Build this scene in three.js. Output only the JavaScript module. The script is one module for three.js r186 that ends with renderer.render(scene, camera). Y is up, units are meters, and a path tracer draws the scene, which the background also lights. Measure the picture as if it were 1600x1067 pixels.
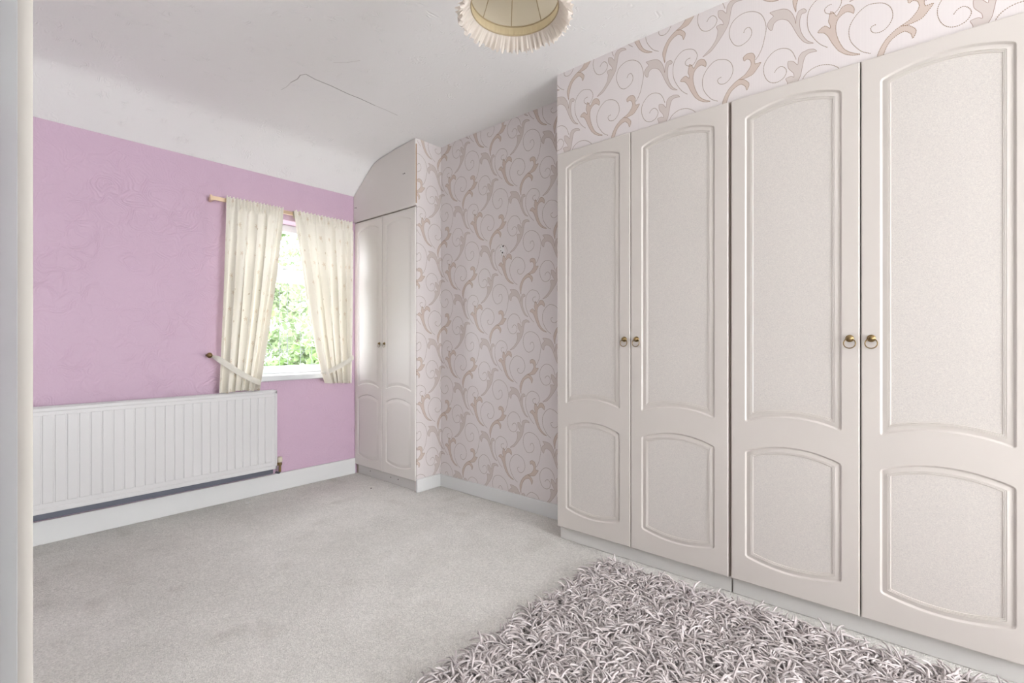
import * as THREE from 'three';
import { RoundedBoxGeometry } from 'three/addons/geometries/RoundedBoxGeometry.js';
import { mergeGeometries, mergeVertices, toCreasedNormals } from 'three/addons/utils/BufferGeometryUtils.js';
import { RectAreaLightUniformsLib } from 'three/addons/lights/RectAreaLightUniformsLib.js';

// ---------- camera, sky, large lights, exposure ----------
RectAreaLightUniformsLib.init();
const scene = new THREE.Scene();
const camera = new THREE.PerspectiveCamera(70.06, 1600 / 1067, 0.05, 200);
const EYE = 1.06;
camera.position.set(0, EYE, 0);
camera.rotation.set(0, -THREE.MathUtils.degToRad(49.3), 0);
const renderer = new THREE.WebGLRenderer({ antialias: true });
renderer.toneMapping = THREE.LinearToneMapping;
renderer.toneMappingExposure = 1.52;
renderer.shadowMap.enabled = true;
scene.background = new THREE.Color().setRGB(7.7, 8.0, 8.3);          // even overcast sky
// daylight entering by the wide window in the wall behind the camera
const REAR = { x: 1.05, y: 1.3, w: 1.9, h: 1.6, z: 3.2 };
const rearDaylight = new THREE.RectAreaLight(new THREE.Color().setRGB(0.98, 0.99, 1.0), 6.7, REAR.w - 0.1, REAR.h - 0.1);
rearDaylight.name = 'rear_window_daylight';
rearDaylight.position.set(REAR.x, REAR.y, REAR.z);
rearDaylight.lookAt(REAR.x, REAR.y - 5.2, REAR.z - 9);   // sky light falls inward and down
scene.add(rearDaylight);

// ---------- helpers ----------
let seed = 12345;
const rnd = () => { seed = (seed * 1664525 + 1013904223) >>> 0; return seed / 4294967296; };
const V3 = (x, y, z) => new THREE.Vector3(x, y, z);
const lin = (r, g, b) => new THREE.Color().setRGB(r, g, b);
const taken = new Map();
function numbered(name) { const n = taken.get(name) ?? 0; taken.set(name, n + 1); return n ? name + '_' + String(n).padStart(3, '0') : name; }
function shade(o) { o.traverse((c) => { if (c.isMesh) { c.castShadow = true; c.receiveShadow = true; } }); return o; }
function mesh(name, geo, mat, parent) { const m = new THREE.Mesh(geo, mat); m.name = name; m.castShadow = m.receiveShadow = true; parent.add(m); return m; }
function struct(name, geo, mat) { const m = mesh(name, geo, mat, scene); m.userData.kind = 'structure'; return m; }
function thing(name, label, category, pos = [0, 0, 0], turn = 0, group) {
  const g = new THREE.Group(); g.name = numbered(name); g.position.set(...pos); g.rotation.y = turn;
  g.userData = { label, category }; if (group) g.userData.group = group; scene.add(g); return g;
}
function tag(o, label, category, group) { o.name = numbered(o.name); Object.assign(o.userData, { label, category }); if (group) o.userData.group = group; return o; }
const clean = (g) => { const o = g.index ? g.toNonIndexed() : g; for (const k of Object.keys(o.attributes)) if (!['position', 'normal', 'uv'].includes(k)) o.deleteAttribute(k); return o; };
const merge = (list) => mergeGeometries(list.map(clean));
const box = (x0, x1, y0, y1, z0, z1) => new THREE.BoxGeometry(x1 - x0, y1 - y0, z1 - z0).translate((x0 + x1) / 2, (y0 + y1) / 2, (z0 + z1) / 2);
const rbox = (x0, x1, y0, y1, z0, z1, r = 0.003, s = 2) => new RoundedBoxGeometry(x1 - x0, y1 - y0, z1 - z0, s, r).translate((x0 + x1) / 2, (y0 + y1) / 2, (z0 + z1) / 2);
// uv in metres, taken from the two axes the face lies along
function metricUV(g, off = [0, 0]) {
  g = g.index ? g.toNonIndexed() : g; const p = g.attributes.position, uv = new Float32Array(p.count * 2), a = V3(), b = V3(), c = V3();
  for (let i = 0; i < p.count; i += 3) {
    a.fromBufferAttribute(p, i); b.fromBufferAttribute(p, i + 1); c.fromBufferAttribute(p, i + 2);
    const n = b.clone().sub(a).cross(c.clone().sub(a)), ax = Math.abs(n.x), ay = Math.abs(n.y), az = Math.abs(n.z);
    [a, b, c].forEach((q, k) => { const [u, v] = ax >= ay && ax >= az ? [q.z, q.y] : ay >= az ? [q.x, q.z] : [q.x, q.y]; uv[(i + k) * 2] = u + off[0]; uv[(i + k) * 2 + 1] = v + off[1]; });
  }
  g.setAttribute('uv', new THREE.BufferAttribute(uv, 2)); return g;
}
// tileable value noise
function noise2(period, s0) {
  let s = s0; const r = () => { s = (s * 1664525 + 1013904223) >>> 0; return s / 4294967296; };
  const t = new Float32Array(period * period).map(r);
  return (x, y) => {
    const xi = Math.floor(x), yi = Math.floor(y), fx = x - xi, fy = y - yi, u = fx * fx * (3 - 2 * fx), v = fy * fy * (3 - 2 * fy);
    const X = ((xi % period) + period) % period, Y = ((yi % period) + period) % period, X1 = (X + 1) % period, Y1 = (Y + 1) % period;
    return (t[Y * period + X] * (1 - u) + t[Y * period + X1] * u) * (1 - v) + (t[Y1 * period + X] * (1 - u) + t[Y1 * period + X1] * u) * v;
  };
}
function texture(n, f, srgb, wide = n) {
  const d = new Uint8Array(n * wide * 4), o = [0, 0, 0];
  for (let y = 0; y < n; y++) for (let x = 0; x < wide; x++) { f(x / wide, y / n, o); const k = (y * wide + x) * 4; d[k] = o[0]; d[k + 1] = o[1]; d[k + 2] = o[2]; d[k + 3] = 255; }
  const t = new THREE.DataTexture(d, wide, n); t.magFilter = THREE.LinearFilter; t.minFilter = THREE.LinearMipmapLinearFilter; t.generateMipmaps = true;
  t.wrapS = t.wrapT = THREE.RepeatWrapping; if (srgb) t.colorSpace = THREE.SRGBColorSpace; t.needsUpdate = true; return t;
}
const every = (t, mx, my = mx) => { t.repeat.set(1 / mx, 1 / my); return t; };
const clamp8 = (v) => Math.max(0, Math.min(255, v));

// ---------- measures of the room ----------
const ZW = -3.527, CEIL = 2.495, XL = -0.6, XR = 2.75, ZR = 3.6, XF = 2.13;   // window wall, ceiling, left, right, rear, wardrobe fronts
const WIN = { x0: 1.23, x1: 2.06, y0: 0.79, y1: 1.935 };

// ---------- materials ----------
const M = {};
M.white = new THREE.MeshStandardMaterial({ color: lin(0.74, 0.735, 0.73), roughness: 0.45 });
M.skirting = new THREE.MeshStandardMaterial({ color: lin(0.74, 0.74, 0.735), roughness: 0.38 });
M.upvc = new THREE.MeshStandardMaterial({ color: lin(0.66, 0.675, 0.69), roughness: 0.3 });
M.radiator = new THREE.MeshStandardMaterial({ color: lin(0.68, 0.67, 0.67), roughness: 0.35 });
M.cream = new THREE.MeshStandardMaterial({ color: lin(0.62, 0.575, 0.538), roughness: 0.36 });
M.creamGloss = new THREE.MeshStandardMaterial({ color: lin(0.76, 0.725, 0.685), roughness: 0.43 });
M.carcass = new THREE.MeshStandardMaterial({ color: lin(0.42, 0.34, 0.28), roughness: 0.6 });
M.plinth = new THREE.MeshStandardMaterial({ color: lin(0.66, 0.64, 0.62), roughness: 0.45 });
M.brass = new THREE.MeshStandardMaterial({ color: lin(0.27, 0.19, 0.09), metalness: 1, roughness: 0.28 });
M.copper = new THREE.MeshStandardMaterial({ color: lin(0.8, 0.63, 0.44), metalness: 0.75, roughness: 0.35 });
M.darkMetal = new THREE.MeshStandardMaterial({ color: lin(0.12, 0.13, 0.16), metalness: 0.5, roughness: 0.5 });
M.chipboard = new THREE.MeshStandardMaterial({ color: lin(0.4, 0.26, 0.16), roughness: 0.8 });
M.hole = new THREE.MeshStandardMaterial({ color: lin(0.03, 0.025, 0.02), roughness: 0.9 });
M.filler = new THREE.MeshStandardMaterial({ color: lin(0.78, 0.77, 0.76), roughness: 0.8 });
M.glass = new THREE.MeshPhysicalMaterial({ color: lin(1, 1, 1), transmission: 1, thickness: 0, roughness: 0, ior: 1.5 });
M.lead = new THREE.MeshStandardMaterial({ color: lin(0.3, 0.31, 0.33), metalness: 0.3, roughness: 0.5 });

// pink relief paper: fans of raised arcs
{
  const cells = []; let s = 99; const r = () => { s = (s * 1664525 + 1013904223) >>> 0; return s / 4294967296; };
  const N = 12; for (let j = 0; j < N; j++) for (let i = 0; i < N; i++) cells.push([(i + 0.15 + 0.7 * r()) / N, (j + 0.15 + 0.7 * r()) / N, r() * 6.28, 0.25 + 0.75 * r()]);
  const n1 = noise2(24, 5), n2 = noise2(64, 6), n3 = noise2(256, 7), n4 = noise2(10, 8);
  const relief = (u, v) => {
    let best = 9, bc = null; const ci = Math.floor(u * N), cj = Math.floor(v * N);
    const wu = u + (n1(u * 24, v * 24) - 0.5) * 0.05, wv = v + (n1(v * 24 + 7, u * 24 + 3) - 0.5) * 0.05;
    for (let a = -1; a <= 1; a++) for (let b = -1; b <= 1; b++) {
      const c = cells[((cj + b + N) % N) * N + ((ci + a + N) % N)];
      let dx = wu - c[0], dy = wv - c[1]; dx -= Math.round(dx); dy -= Math.round(dy);
      const d = Math.hypot(dx, dy); if (d < best) { best = d; bc = [dx, dy, c[2], c[3]]; }
    }
    const ang = Math.atan2(bc[1], bc[0]);
    const rings = Math.sin(best * 520 + 1.6 * Math.sin(ang * 3 + bc[2]) + n2(u * 64, v * 64) * 4);
    const amp = bc[3] * Math.min(1, best * 40) * (0.35 + 0.65 * n4(u * 10, v * 10));
    return 128 + 62 * rings * amp + (n2(u * 64, v * 64) - 0.5) * 50 + (n3(u * 256, v * 256) - 0.5) * 34;
  };
  const bump = every(texture(1536, (u, v, o) => { o[0] = o[1] = o[2] = clamp8(relief(u, v)); }), 1.6);
  M.pink = new THREE.MeshStandardMaterial({ color: lin(0.6, 0.425, 0.545), roughness: 0.5, bumpMap: bump, bumpScale: 0.004 });
  M.pinkPlain = new THREE.MeshStandardMaterial({ color: lin(0.6, 0.425, 0.545), roughness: 0.5 });
}
// ceiling: white emulsion over embossed paper, one open joint crack
const CE = { x0: -0.6, z0: -3.9, s: 3.6 };
{
  const n1 = noise2(40, 21), n2 = noise2(200, 22), n3 = noise2(16, 23), n4 = noise2(60, 24);
  const bump = texture(1536, (u, v, o) => {
    const m = Math.max(0, n1(u * 40, v * 40) - 0.62) * 2.6, k = Math.sin(n4(u * 60, v * 60) * 22) * m;
    o[0] = o[1] = o[2] = clamp8(120 + k * 90 + (n2(u * 200, v * 200) - 0.5) * 20 + (n3(u * 16, v * 16) - 0.5) * 50);
  });
  const c = document.createElement('canvas'); c.width = c.height = 2048; const g = c.getContext('2d');
  g.fillStyle = '#f1f0ef'; g.fillRect(0, 0, 2048, 2048);
  const P = (x, z) => [(x - CE.x0) / CE.s * 2048, (1 - (z - CE.z0) / CE.s) * 2048];
  const line = (pts, w, col) => { g.strokeStyle = col; g.lineWidth = w; g.lineJoin = 'round'; g.beginPath(); pts.forEach((p, i) => { const q = P(...p); i ? g.lineTo(...q) : g.moveTo(...q); }); g.stroke(); };
  line([[1.262, -2.545], [1.32, -2.556], [1.41, -2.553], [1.52, -2.561], [1.6, -2.557], [1.7, -2.563]], 1.9, '#77706c');
  line([[1.7, -2.563], [1.78, -2.561], [1.87, -2.566]], 1.1, '#a09a96');
  line([[1.262, -2.545], [1.245, -2.575], [1.252, -2.62], [1.243, -2.68]], 1.6, '#8d8682');
  line([[1.243, -2.68], [1.247, -2.74], [1.238, -2.79]], 0.9, '#b0aaa7');
  line([[1.3, -2.33], [1.345, -2.28], [1.38, -2.21]], 0.9, '#b5afac');
  const map = new THREE.CanvasTexture(c); map.colorSpace = THREE.SRGBColorSpace; map.wrapS = map.wrapT = THREE.RepeatWrapping;
  map.repeat.set(1 / CE.s, 1 / CE.s); map.offset.set(-CE.x0 / CE.s, -CE.z0 / CE.s);
  M.ceiling = new THREE.MeshStandardMaterial({ map, roughness: 0.75, bumpMap: every(bump, 1.5), bumpScale: 0.003 });
}
// wallpaper: scrolls and leaves traced in millimetres (along the wall, up), half-drop repeat of 528 x 630
const PAPER = { w: 0.528, h: 0.63 };
{
  const A = [-586,2337,-580,2348,-566,2349,-556,2330,-559,2310,-575,2294,-601,2287,-624,2301,-641,2336,-643,2367,-632,2395,-610,2411,-582,2416,-550,2407,-523,2385,-508,2354,-502,2318,-508,2282,-517,2246,-530,2220,-541,2207];
  const I = [-471,2131,-462,2142,-447,2145,-433,2131,-430,2114,-441,2096,-462,2088,-484,2094,-501,2113,-511,2143,-510,2171,-497,2195,-475,2213,-449,2216,-424,2205,-408,2185,-397,2155];
  const H = [-150,2183,-159,2181,-163,2174,-159,2162,-149,2154,-132,2152,-115,2162,-103,2182,-101,2204,-108,2228,-125,2248,-149,2259,-173,2262,-197,2249,-215,2228,-225,2206,-227,2181,-221,2152,-205,2124,-187,2102,-164,2087];
  const D = [-1338,2315,-1349,2314,-1358,2305,-1355,2291,-1340,2281,-1323,2281,-1309,2299,-1306,2320,-1318,2343,-1338,2355,-1366,2360,-1390,2348,-1408,2326,-1415,2293,-1411,2251,-1393,2211,-1372,2180,-1349,2159];
  const B = [-1113,2217,-1116,2234,-1101,2243,-1081,2238,-1072,2222,-1073,2204,-1070,2190,-1050,2189,-1061,2172,-1081,2151,-1116,2145,-1136,2149,-1113,2141,-1096,2123,-1095,2109,-1103,2094,-1108,2111,-1124,2126,-1142,2123,-1162,2110,-1175,2090,-1183,2066,-1188,2046,-1189,2023,-1194,2038,-1198,2054,-1199,2073,-1189,2098,-1173,2122,-1147,2143,-1111,2160,-1091,2182,-1086,2198,-1091,2214,-1103,2222];
  const C = [-488,2375,-466,2374,-441,2369,-424,2358,-410,2338,-401,2313,-398,2293,-395,2320,-387,2337,-371,2339,-362,2328,-365,2321,-377,2321,-383,2305,-384,2282,-381,2258,-371,2231,-357,2209,-339,2194,-355,2199,-371,2212,-387,2237,-399,2263,-412,2294,-426,2317,-445,2330,-462,2332,-475,2323,-479,2304,-486,2303,-495,2317,-497,2333,-488,2346,-476,2355,-484,2368];
  const F = [-283,2288,-274,2280,-265,2264,-257,2275,-248,2289,-233,2292,-219,2284,-211,2268,-213,2252,-221,2259,-233,2266,-248,2262,-261,2250,-267,2230,-266,2201,-257,2167,-242,2134,-222,2113,-194,2096,-215,2100,-237,2112,-259,2134,-278,2168,-291,2198,-304,2217,-324,2227,-314,2239,-300,2242,-285,2227,-285,2239,-290,2254,-287,2273];
  const J = [-688,2470,-670,2464,-655,2446,-652,2472,-641,2487,-629,2489,-619,2491,-601,2485,-592,2474,-601,2475,-617,2476,-629,2469,-636,2450,-646,2399,-663,2370,-688,2339,-718,2310,-753,2299,-718,2326,-697,2354,-690,2386,-696,2406,-678,2409,-668,2403,-670,2419,-687,2444];
  const k = 2.4, W = Math.round(528 * k), Hh = Math.round(630 * k);
  const c = document.createElement('canvas'); c.width = W; c.height = Hh; const g = c.getContext('2d');
  g.fillStyle = '#dfd8d7'; g.fillRect(0, 0, W, Hh);
  for (let x = 0; x < W; x += 4) { g.fillStyle = x % 8 ? '#e3dcdb' : '#d9d0cf'; g.fillRect(x, 0, 1.6, Hh); }
  const kx = W / 528, ky = Hh / 630;
  const curve = (pts, ox, oy, closed) => {
    const q = []; for (let i = 0; i < pts.length; i += 2) q.push([(pts[i] + ox) * kx, Hh - (pts[i + 1] + oy) * ky]);
    g.beginPath(); const n = q.length, at = (i) => closed ? q[(i + n) % n] : q[Math.max(0, Math.min(n - 1, i))];
    g.moveTo(...q[0]);
    for (let i = 0; i < (closed ? n : n - 1); i++) { const [p0, p1, p2, p3] = [at(i - 1), at(i), at(i + 1), at(i + 2)]; const f = closed ? 8 : 6;
      g.bezierCurveTo(p1[0] + (p2[0] - p0[0]) / f, p1[1] + (p2[1] - p0[1]) / f, p2[0] - (p3[0] - p1[0]) / f, p2[1] - (p3[1] - p1[1]) / f, p2[0], p2[1]); }
    return q;
  };
  const dots = (q, closed, rad, gap, col) => {          // beads printed along an outline
    const n = q.length, at = (i) => closed ? q[(i + n) % n] : q[Math.max(0, Math.min(n - 1, i))]; let run = 0, last = q[0]; g.fillStyle = col;
    for (let i = 0; i < (closed ? n : n - 1); i++) { const [a, b, c, d] = [at(i - 1), at(i), at(i + 1), at(i + 2)], f = closed ? 8 : 6;
      const e = [b[0] + (c[0] - a[0]) / f, b[1] + (c[1] - a[1]) / f], h = [c[0] - (d[0] - b[0]) / f, c[1] - (d[1] - b[1]) / f];
      for (let k = 1; k <= 24; k++) { const t = k / 24, m = 1 - t, p = [0, 1].map((x) => m * m * m * b[x] + 3 * m * m * t * e[x] + 3 * m * t * t * h[x] + t * t * t * c[x]);
        run += Math.hypot(p[0] - last[0], p[1] - last[1]); last = p; if (run >= gap) { run = 0; g.beginPath(); g.arc(p[0], p[1], rad, 0, 7); g.fill(); } } }
  };
  const each = (f) => { for (let j = -10; j <= 0; j++) for (let i = -3; i <= 5; i++) f(i * 528 + (j & 1 ? 264 : 0), j * 315); };
  const near = (pts, ox, oy) => { const x = pts[0] + ox, y = pts[1] + oy; return x > -260 && x < 790 && y > -300 && y < 930; };
  for (const [pts, fill, dotted] of [[B, '#cdbcb2', 1], [C, '#cec3be', 0], [F, '#cdbcb3', 1], [J, '#cec3be', 0]]) each((ox, oy) => {
    if (!near(pts, ox, oy)) return;
    const q = curve(pts, ox, oy, true); g.closePath(); g.fillStyle = fill; g.fill();
    g.strokeStyle = dotted ? '#a78f7f' : '#987e73'; g.lineWidth = dotted ? 1.6 : 3.4; g.stroke();
    if (dotted) dots(q, true, 3.4, 11.5, '#82664a');
  });
  for (const pts of [A, I, H, D]) each((ox, oy) => {
    if (!near(pts, ox, oy)) return;
    const q = curve(pts, ox, oy, false); g.strokeStyle = '#9a8675'; g.lineWidth = 2.2; g.stroke(); dots(q, false, 3.5, 12.5, '#765d44');
    g.fillStyle = '#86705b'; g.beginPath(); g.arc(q[0][0], q[0][1], 4.2, 0, 7); g.fill();
  });
  const map = new THREE.CanvasTexture(c); map.colorSpace = THREE.SRGBColorSpace; map.wrapS = map.wrapT = THREE.RepeatWrapping; every(map, PAPER.w, PAPER.h);
  const n = noise2(128, 31); const bump = every(texture(512, (u, v, o) => { o[0] = o[1] = o[2] = clamp8(128 + 40 * Math.sin(u * 6.2832 * 64) + 40 * (n(u * 128, v * 128) - 0.5)); }), 0.264);
  M.paper = new THREE.MeshStandardMaterial({ map, roughness: 0.42, bumpMap: bump, bumpScale: 0.0003 });
}
// carpet: cut pile with worn, flattened and soiled patches
{
  const g1 = noise2(1024, 41), g2 = noise2(512, 42), p1 = noise2(9, 43), p2 = noise2(24, 44), p3 = noise2(70, 45);
  const patch = (u, v) => 0.5 * p1(u * 9, v * 9) + 0.3 * p2(u * 24, v * 24) + 0.2 * p3(u * 70, v * 70);
  const map = texture(2048, (u, v, o) => {
    const p = (patch(u, v) - 0.5) * 24, f = (g1(u * 1024, v * 1024) - 0.5) * 30 + (g2(u * 512, v * 512) - 0.5) * 16, d = Math.max(0, p2(v * 24 + 5, u * 24) - 0.8) * 50;
    o[0] = clamp8(221 + p + f - d); o[1] = clamp8(218 + p + f - d * 1.08); o[2] = clamp8(213 + p * 1.05 + f - d * 1.15);
  }, true);
  const bump = texture(1024, (u, v, o) => { o[0] = o[1] = o[2] = clamp8(110 + (g1(u * 1024, v * 1024) - 0.5) * 150 + (p3(u * 70, v * 70) - 0.5) * 90); });
  M.carpet = new THREE.MeshStandardMaterial({ map: every(map, 3.1), bumpMap: every(bump, 1.55), bumpScale: 0.005, roughness: 1 });
}
// mottled inlay of the wardrobe doors
{
  const a = noise2(128, 51), b = noise2(64, 52), c = noise2(256, 53);
  const f = (u, v) => Math.sin((a(u * 128, v * 128) + b(u * 64, v * 64) * 1.5) * 11) * 0.5 + (c(u * 256, v * 256) - 0.5);
  const map = every(texture(1024, (u, v, o) => { const k = f(u, v) * 9; o[0] = clamp8(207 + k); o[1] = clamp8(201 + k); o[2] = clamp8(196 + k * 0.8); }, true), 0.5);
  const bump = every(texture(1024, (u, v, o) => { o[0] = o[1] = o[2] = clamp8(128 + f(u, v) * 70); }), 0.5);
  M.inlay = new THREE.MeshStandardMaterial({ map, bumpMap: bump, bumpScale: 0.0004, roughness: 0.42 });
}
// cream curtain cloth with scattered stitched sprigs
{
  const c = document.createElement('canvas'); c.width = 512; c.height = 1024; const g = c.getContext('2d');
  g.fillStyle = '#f0ebe0'; g.fillRect(0, 0, 512, 1024);
  for (let y = 0; y < 1024; y += 3) { g.fillStyle = y % 6 ? '#f2eee4' : '#ece6da'; g.fillRect(0, y, 512, 1); }
  let s = 7; const r = () => { s = (s * 1664525 + 1013904223) >>> 0; return s / 4294967296; };
  for (let j = 0; j < 8; j++) for (let i = 0; i < 4; i++) {
    const x = (i + 0.25 + 0.5 * r() + (j & 1 ? 0.2 : -0.2)) * 128, y = (j + 0.2 + 0.6 * r()) * 128, t = r() * 6.28, big = r() > 0.45;
    g.strokeStyle = big ? '#cdb69c' : '#c2b29a'; g.lineWidth = 3; g.lineCap = 'round';
    for (let k = 0; k < (big ? 5 : 3); k++) { const a = t + k * (big ? 1.257 : 0.7), l = big ? 15 : 11; g.beginPath(); g.moveTo(x + 4 * Math.cos(a), y + 4 * Math.sin(a)); g.quadraticCurveTo(x + l * Math.cos(a + 0.5), y + l * Math.sin(a + 0.5), x + l * Math.cos(a), y + l * Math.sin(a)); g.stroke(); }
    if (big) { g.lineWidth = 2; g.beginPath(); g.moveTo(x, y); g.quadraticCurveTo(x + 20, y + 24, x + 8, y + 44); g.stroke(); }
  }
  const map = new THREE.CanvasTexture(c); map.colorSpace = THREE.SRGBColorSpace; map.wrapS = map.wrapT = THREE.RepeatWrapping; every(map, 0.45, 0.9);
  M.curtain = new THREE.MeshPhysicalMaterial({ map, roughness: 1, transmission: 0.09, thickness: 0, specularIntensity: 0.2, side: THREE.DoubleSide });
  M.tieback = new THREE.MeshPhysicalMaterial({ color: lin(0.76, 0.73, 0.66), roughness: 1, transmission: 0.09, thickness: 0, specularIntensity: 0.2, side: THREE.DoubleSide });
}

// ---------- structure ----------
struct('floor', metricUV(box(XL - 0.25, XR + 0.15, -0.12, 0, ZW - 0.25, ZR + 0.25)), M.carpet);
{ // ceiling: flat, turning down in a soft slope to the top of the window wall
  const low = [[-3.53, 2.226], [-3.3, 2.395], [-3.262, 2.419], [-3.22, 2.436], [-3.16, 2.449], [-2.98, 2.47], [-2.76, 2.487], [-2.55, CEIL], [ZR + 0.25, CEIL]];
  const s = new THREE.Shape(); s.moveTo(...low[0]); for (const p of low.slice(1)) s.lineTo(...p); s.lineTo(ZR + 0.25, 2.65); s.lineTo(ZW - 0.25, 2.65); s.lineTo(ZW - 0.25, 2.226);
  let g = new THREE.ExtrudeGeometry(s, { depth: XR + 0.15 - (XL - 0.25), bevelEnabled: false });
  g.rotateY(-Math.PI / 2).translate(XR + 0.15, 0, 0);                 // shape x -> world z, depth -> -x
  g = toCreasedNormals(g, 0.5); const p = g.attributes.position, uv = g.attributes.uv;
  for (let i = 0; i < p.count; i++) uv.setXY(i, p.getX(i), p.getZ(i));
  struct('ceiling', g, M.ceiling);
}
{ // window wall with its opening; reveals come with the thickness
  const s = new THREE.Shape([[XL - 0.25, 0], [XR + 0.15, 0], [XR + 0.15, 2.226], [XL - 0.25, 2.226]].map((q) => new THREE.Vector2(...q)));
  s.holes.push(new THREE.Path([[WIN.x0, WIN.y0], [WIN.x0, WIN.y1], [WIN.x1, WIN.y1], [WIN.x1, WIN.y0]].map((q) => new THREE.Vector2(...q))));
  struct('wall_back', metricUV(new THREE.ExtrudeGeometry(s, { depth: 0.24, bevelEnabled: false }).translate(0, 0, ZW - 0.24)), M.pink);
}
struct('wall_right', metricUV(box(XR, XR + 0.15, 0, CEIL, ZW, ZR + 0.25)), M.white);
struct('wall_left', metricUV(box(XL - 0.15, XL, 0, CEIL, ZW, ZR + 0.24)), M.white);
{ // rear wall with the wide window
  const s = new THREE.Shape([[XL, 0], [XR, 0], [XR, CEIL], [XL, CEIL]].map((q) => new THREE.Vector2(...q))), a = REAR;
  s.holes.push(new THREE.Path([[a.x - a.w / 2, a.y - a.h / 2], [a.x - a.w / 2, a.y + a.h / 2], [a.x + a.w / 2, a.y + a.h / 2], [a.x + a.w / 2, a.y - a.h / 2]].map((q) => new THREE.Vector2(...q))));
  struct('wall_front', metricUV(new THREE.ExtrudeGeometry(s, { depth: 0.24, bevelEnabled: false }).translate(0, 0, ZR)), M.white);
}
// papered walls; the offsets set where the repeat starts
const paperOff = (g, z, y) => metricUV(g, [-z, -y]);
struct('wall_chimney', paperOff(box(2.38, XR, 0, CEIL, -2.76, -1.53), -1.897 + 0.586, 2.303 - 2.337), M.paper);
{ const g = paperOff(box(2.159, 2.38, 0, CEIL, -2.76, -2.738), 0, 0), p = g.attributes.position, uv = g.attributes.uv;   // paper runs on round the inner corner
  for (let i = 0; i < p.count; i++) uv.setXY(i, (p.getX(i) - 2.38) - 2.738 + 1.897 - 0.586 - (p.getZ(i) + 2.738), p.getY(i) + 0.034);
  struct('wall_return', g, M.paper); }
struct('wall_bulkhead', paperOff(box(2.15, XR, 2.066, CEIL, -1.528, 0.27), 0, 0), M.paper);
struct('wall_stub', paperOff(box(2.15, XR, 0, CEIL, 0.27, ZR), 0, 0), M.paper);
// skirting boards
const skirt = (x0, x1, h, z0, z1) => rbox(x0, x1, 0.0005, h, z0, z1, 0.004, 3);
struct('baseboard_back', skirt(XL, 2.15, 0.124, ZW, ZW + 0.017), M.skirting);
struct('baseboard_chimney', skirt(2.364, 2.38, 0.088, -2.735, -1.664), M.skirting);
struct('baseboard_chimney_end', skirt(2.361, 2.38, 0.091, -1.662, -1.53), M.skirting);
struct('baseboard_return', skirt(2.15, 2.364, 0.092, -2.738, -2.722), M.skirting);
struct('baseboard_left', skirt(XL, XL + 0.016, 0.12, ZW + 0.02, ZR), M.skirting);
struct('baseboard_front', skirt(XL + 0.02, 2.15, 0.12, ZR - 0.016, ZR), M.skirting);

// ---------- windows ----------
function windowFrame(name, x0, x1, y0, y1, z0, z1, f, transom) {
  const w = new THREE.Group(); w.name = name; w.userData.kind = 'structure'; scene.add(w);
  const bar = (a, b, c, d, n = 'frame_bar', e = 0) => mesh(n, rbox(a, b, c, d, z0 + e, z1 - e, 0.006, 2), M.upvc, w);
  bar(x0, x1, y0, y0 + f); bar(x0, x1, y1 - f, y1); bar(x0, x0 + f, y0 + f - 0.004, y1 - f + 0.004); bar(x1 - f, x1, y0 + f - 0.004, y1 - f + 0.004);
  if (transom) bar(x0 + f - 0.004, x1 - f + 0.004, transom[0], transom[1], 'transom', -0.006);
  const zg = (z0 + z1) / 2;
  const pane = (c, d) => mesh('pane', new THREE.PlaneGeometry(x1 - x0 - 2 * f + 0.01, d - c + 0.01).translate((x0 + x1) / 2, (c + d) / 2, zg), M.glass, w);
  if (transom) { pane(y0 + f, transom[0]); pane(transom[1], y1 - f); } else pane(y0 + f, y1 - f);
  return w;
}
const w1 = windowFrame('window_1', WIN.x0, WIN.x1, 0.822, WIN.y1, -3.74, -3.665, 0.055, [1.507, 1.6]);
{ // leaded lines on the glass, both lights
  const z = -3.697, came = (pts) => mesh('lead_came', new THREE.TubeGeometry(new THREE.CatmullRomCurve3(pts.map(([x, y]) => V3(x, y, z))), Math.max(2, pts.length * 5), 0.0022, 5), M.lead, w1);
  for (const x of [1.42, 1.53, 1.63, 1.69, 1.79, 1.88]) { came([[x, 0.88], [x, 1.505]]); came([[x, 1.603], [x, 1.878]]); }
  came([[1.29, 1.0], [1.995, 1.0]]); came([[1.29, 1.37], [1.995, 1.37]]);
  came([[1.53, 1.8], [1.56, 1.73], [1.63, 1.695], [1.69, 1.695], [1.76, 1.73], [1.79, 1.8]]);
  came([[1.42, 0.9], [1.47, 1.0], [1.53, 1.06], [1.58, 1.0], [1.53, 0.94], [1.47, 1.0]]);
  came([[1.63, 1.03], [1.66, 1.1], [1.69, 1.03], [1.66, 0.96], [1.63, 1.03]]);
  came([[1.79, 0.95], [1.84, 1.01], [1.88, 1.08]]);
  // stay and catch of the top light
  mesh('casement_stay', merge([rbox(1.58, 1.72, 1.612, 1.622, -3.662, -3.652, 0.003), rbox(1.635, 1.665, 1.6, 1.618, -3.668, -3.65, 0.003)]), M.upvc, w1);
}
struct('window_1_sill', rbox(WIN.x0 - 0.03, WIN.x1 + 0.03, 0.782, 0.822, -3.665, ZW + 0.035, 0.006, 3), M.upvc);
windowFrame('window_2', REAR.x - REAR.w / 2, REAR.x + REAR.w / 2, REAR.y - REAR.h / 2, REAR.y + REAR.h / 2, ZR + 0.1, ZR + 0.17, 0.06);

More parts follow.
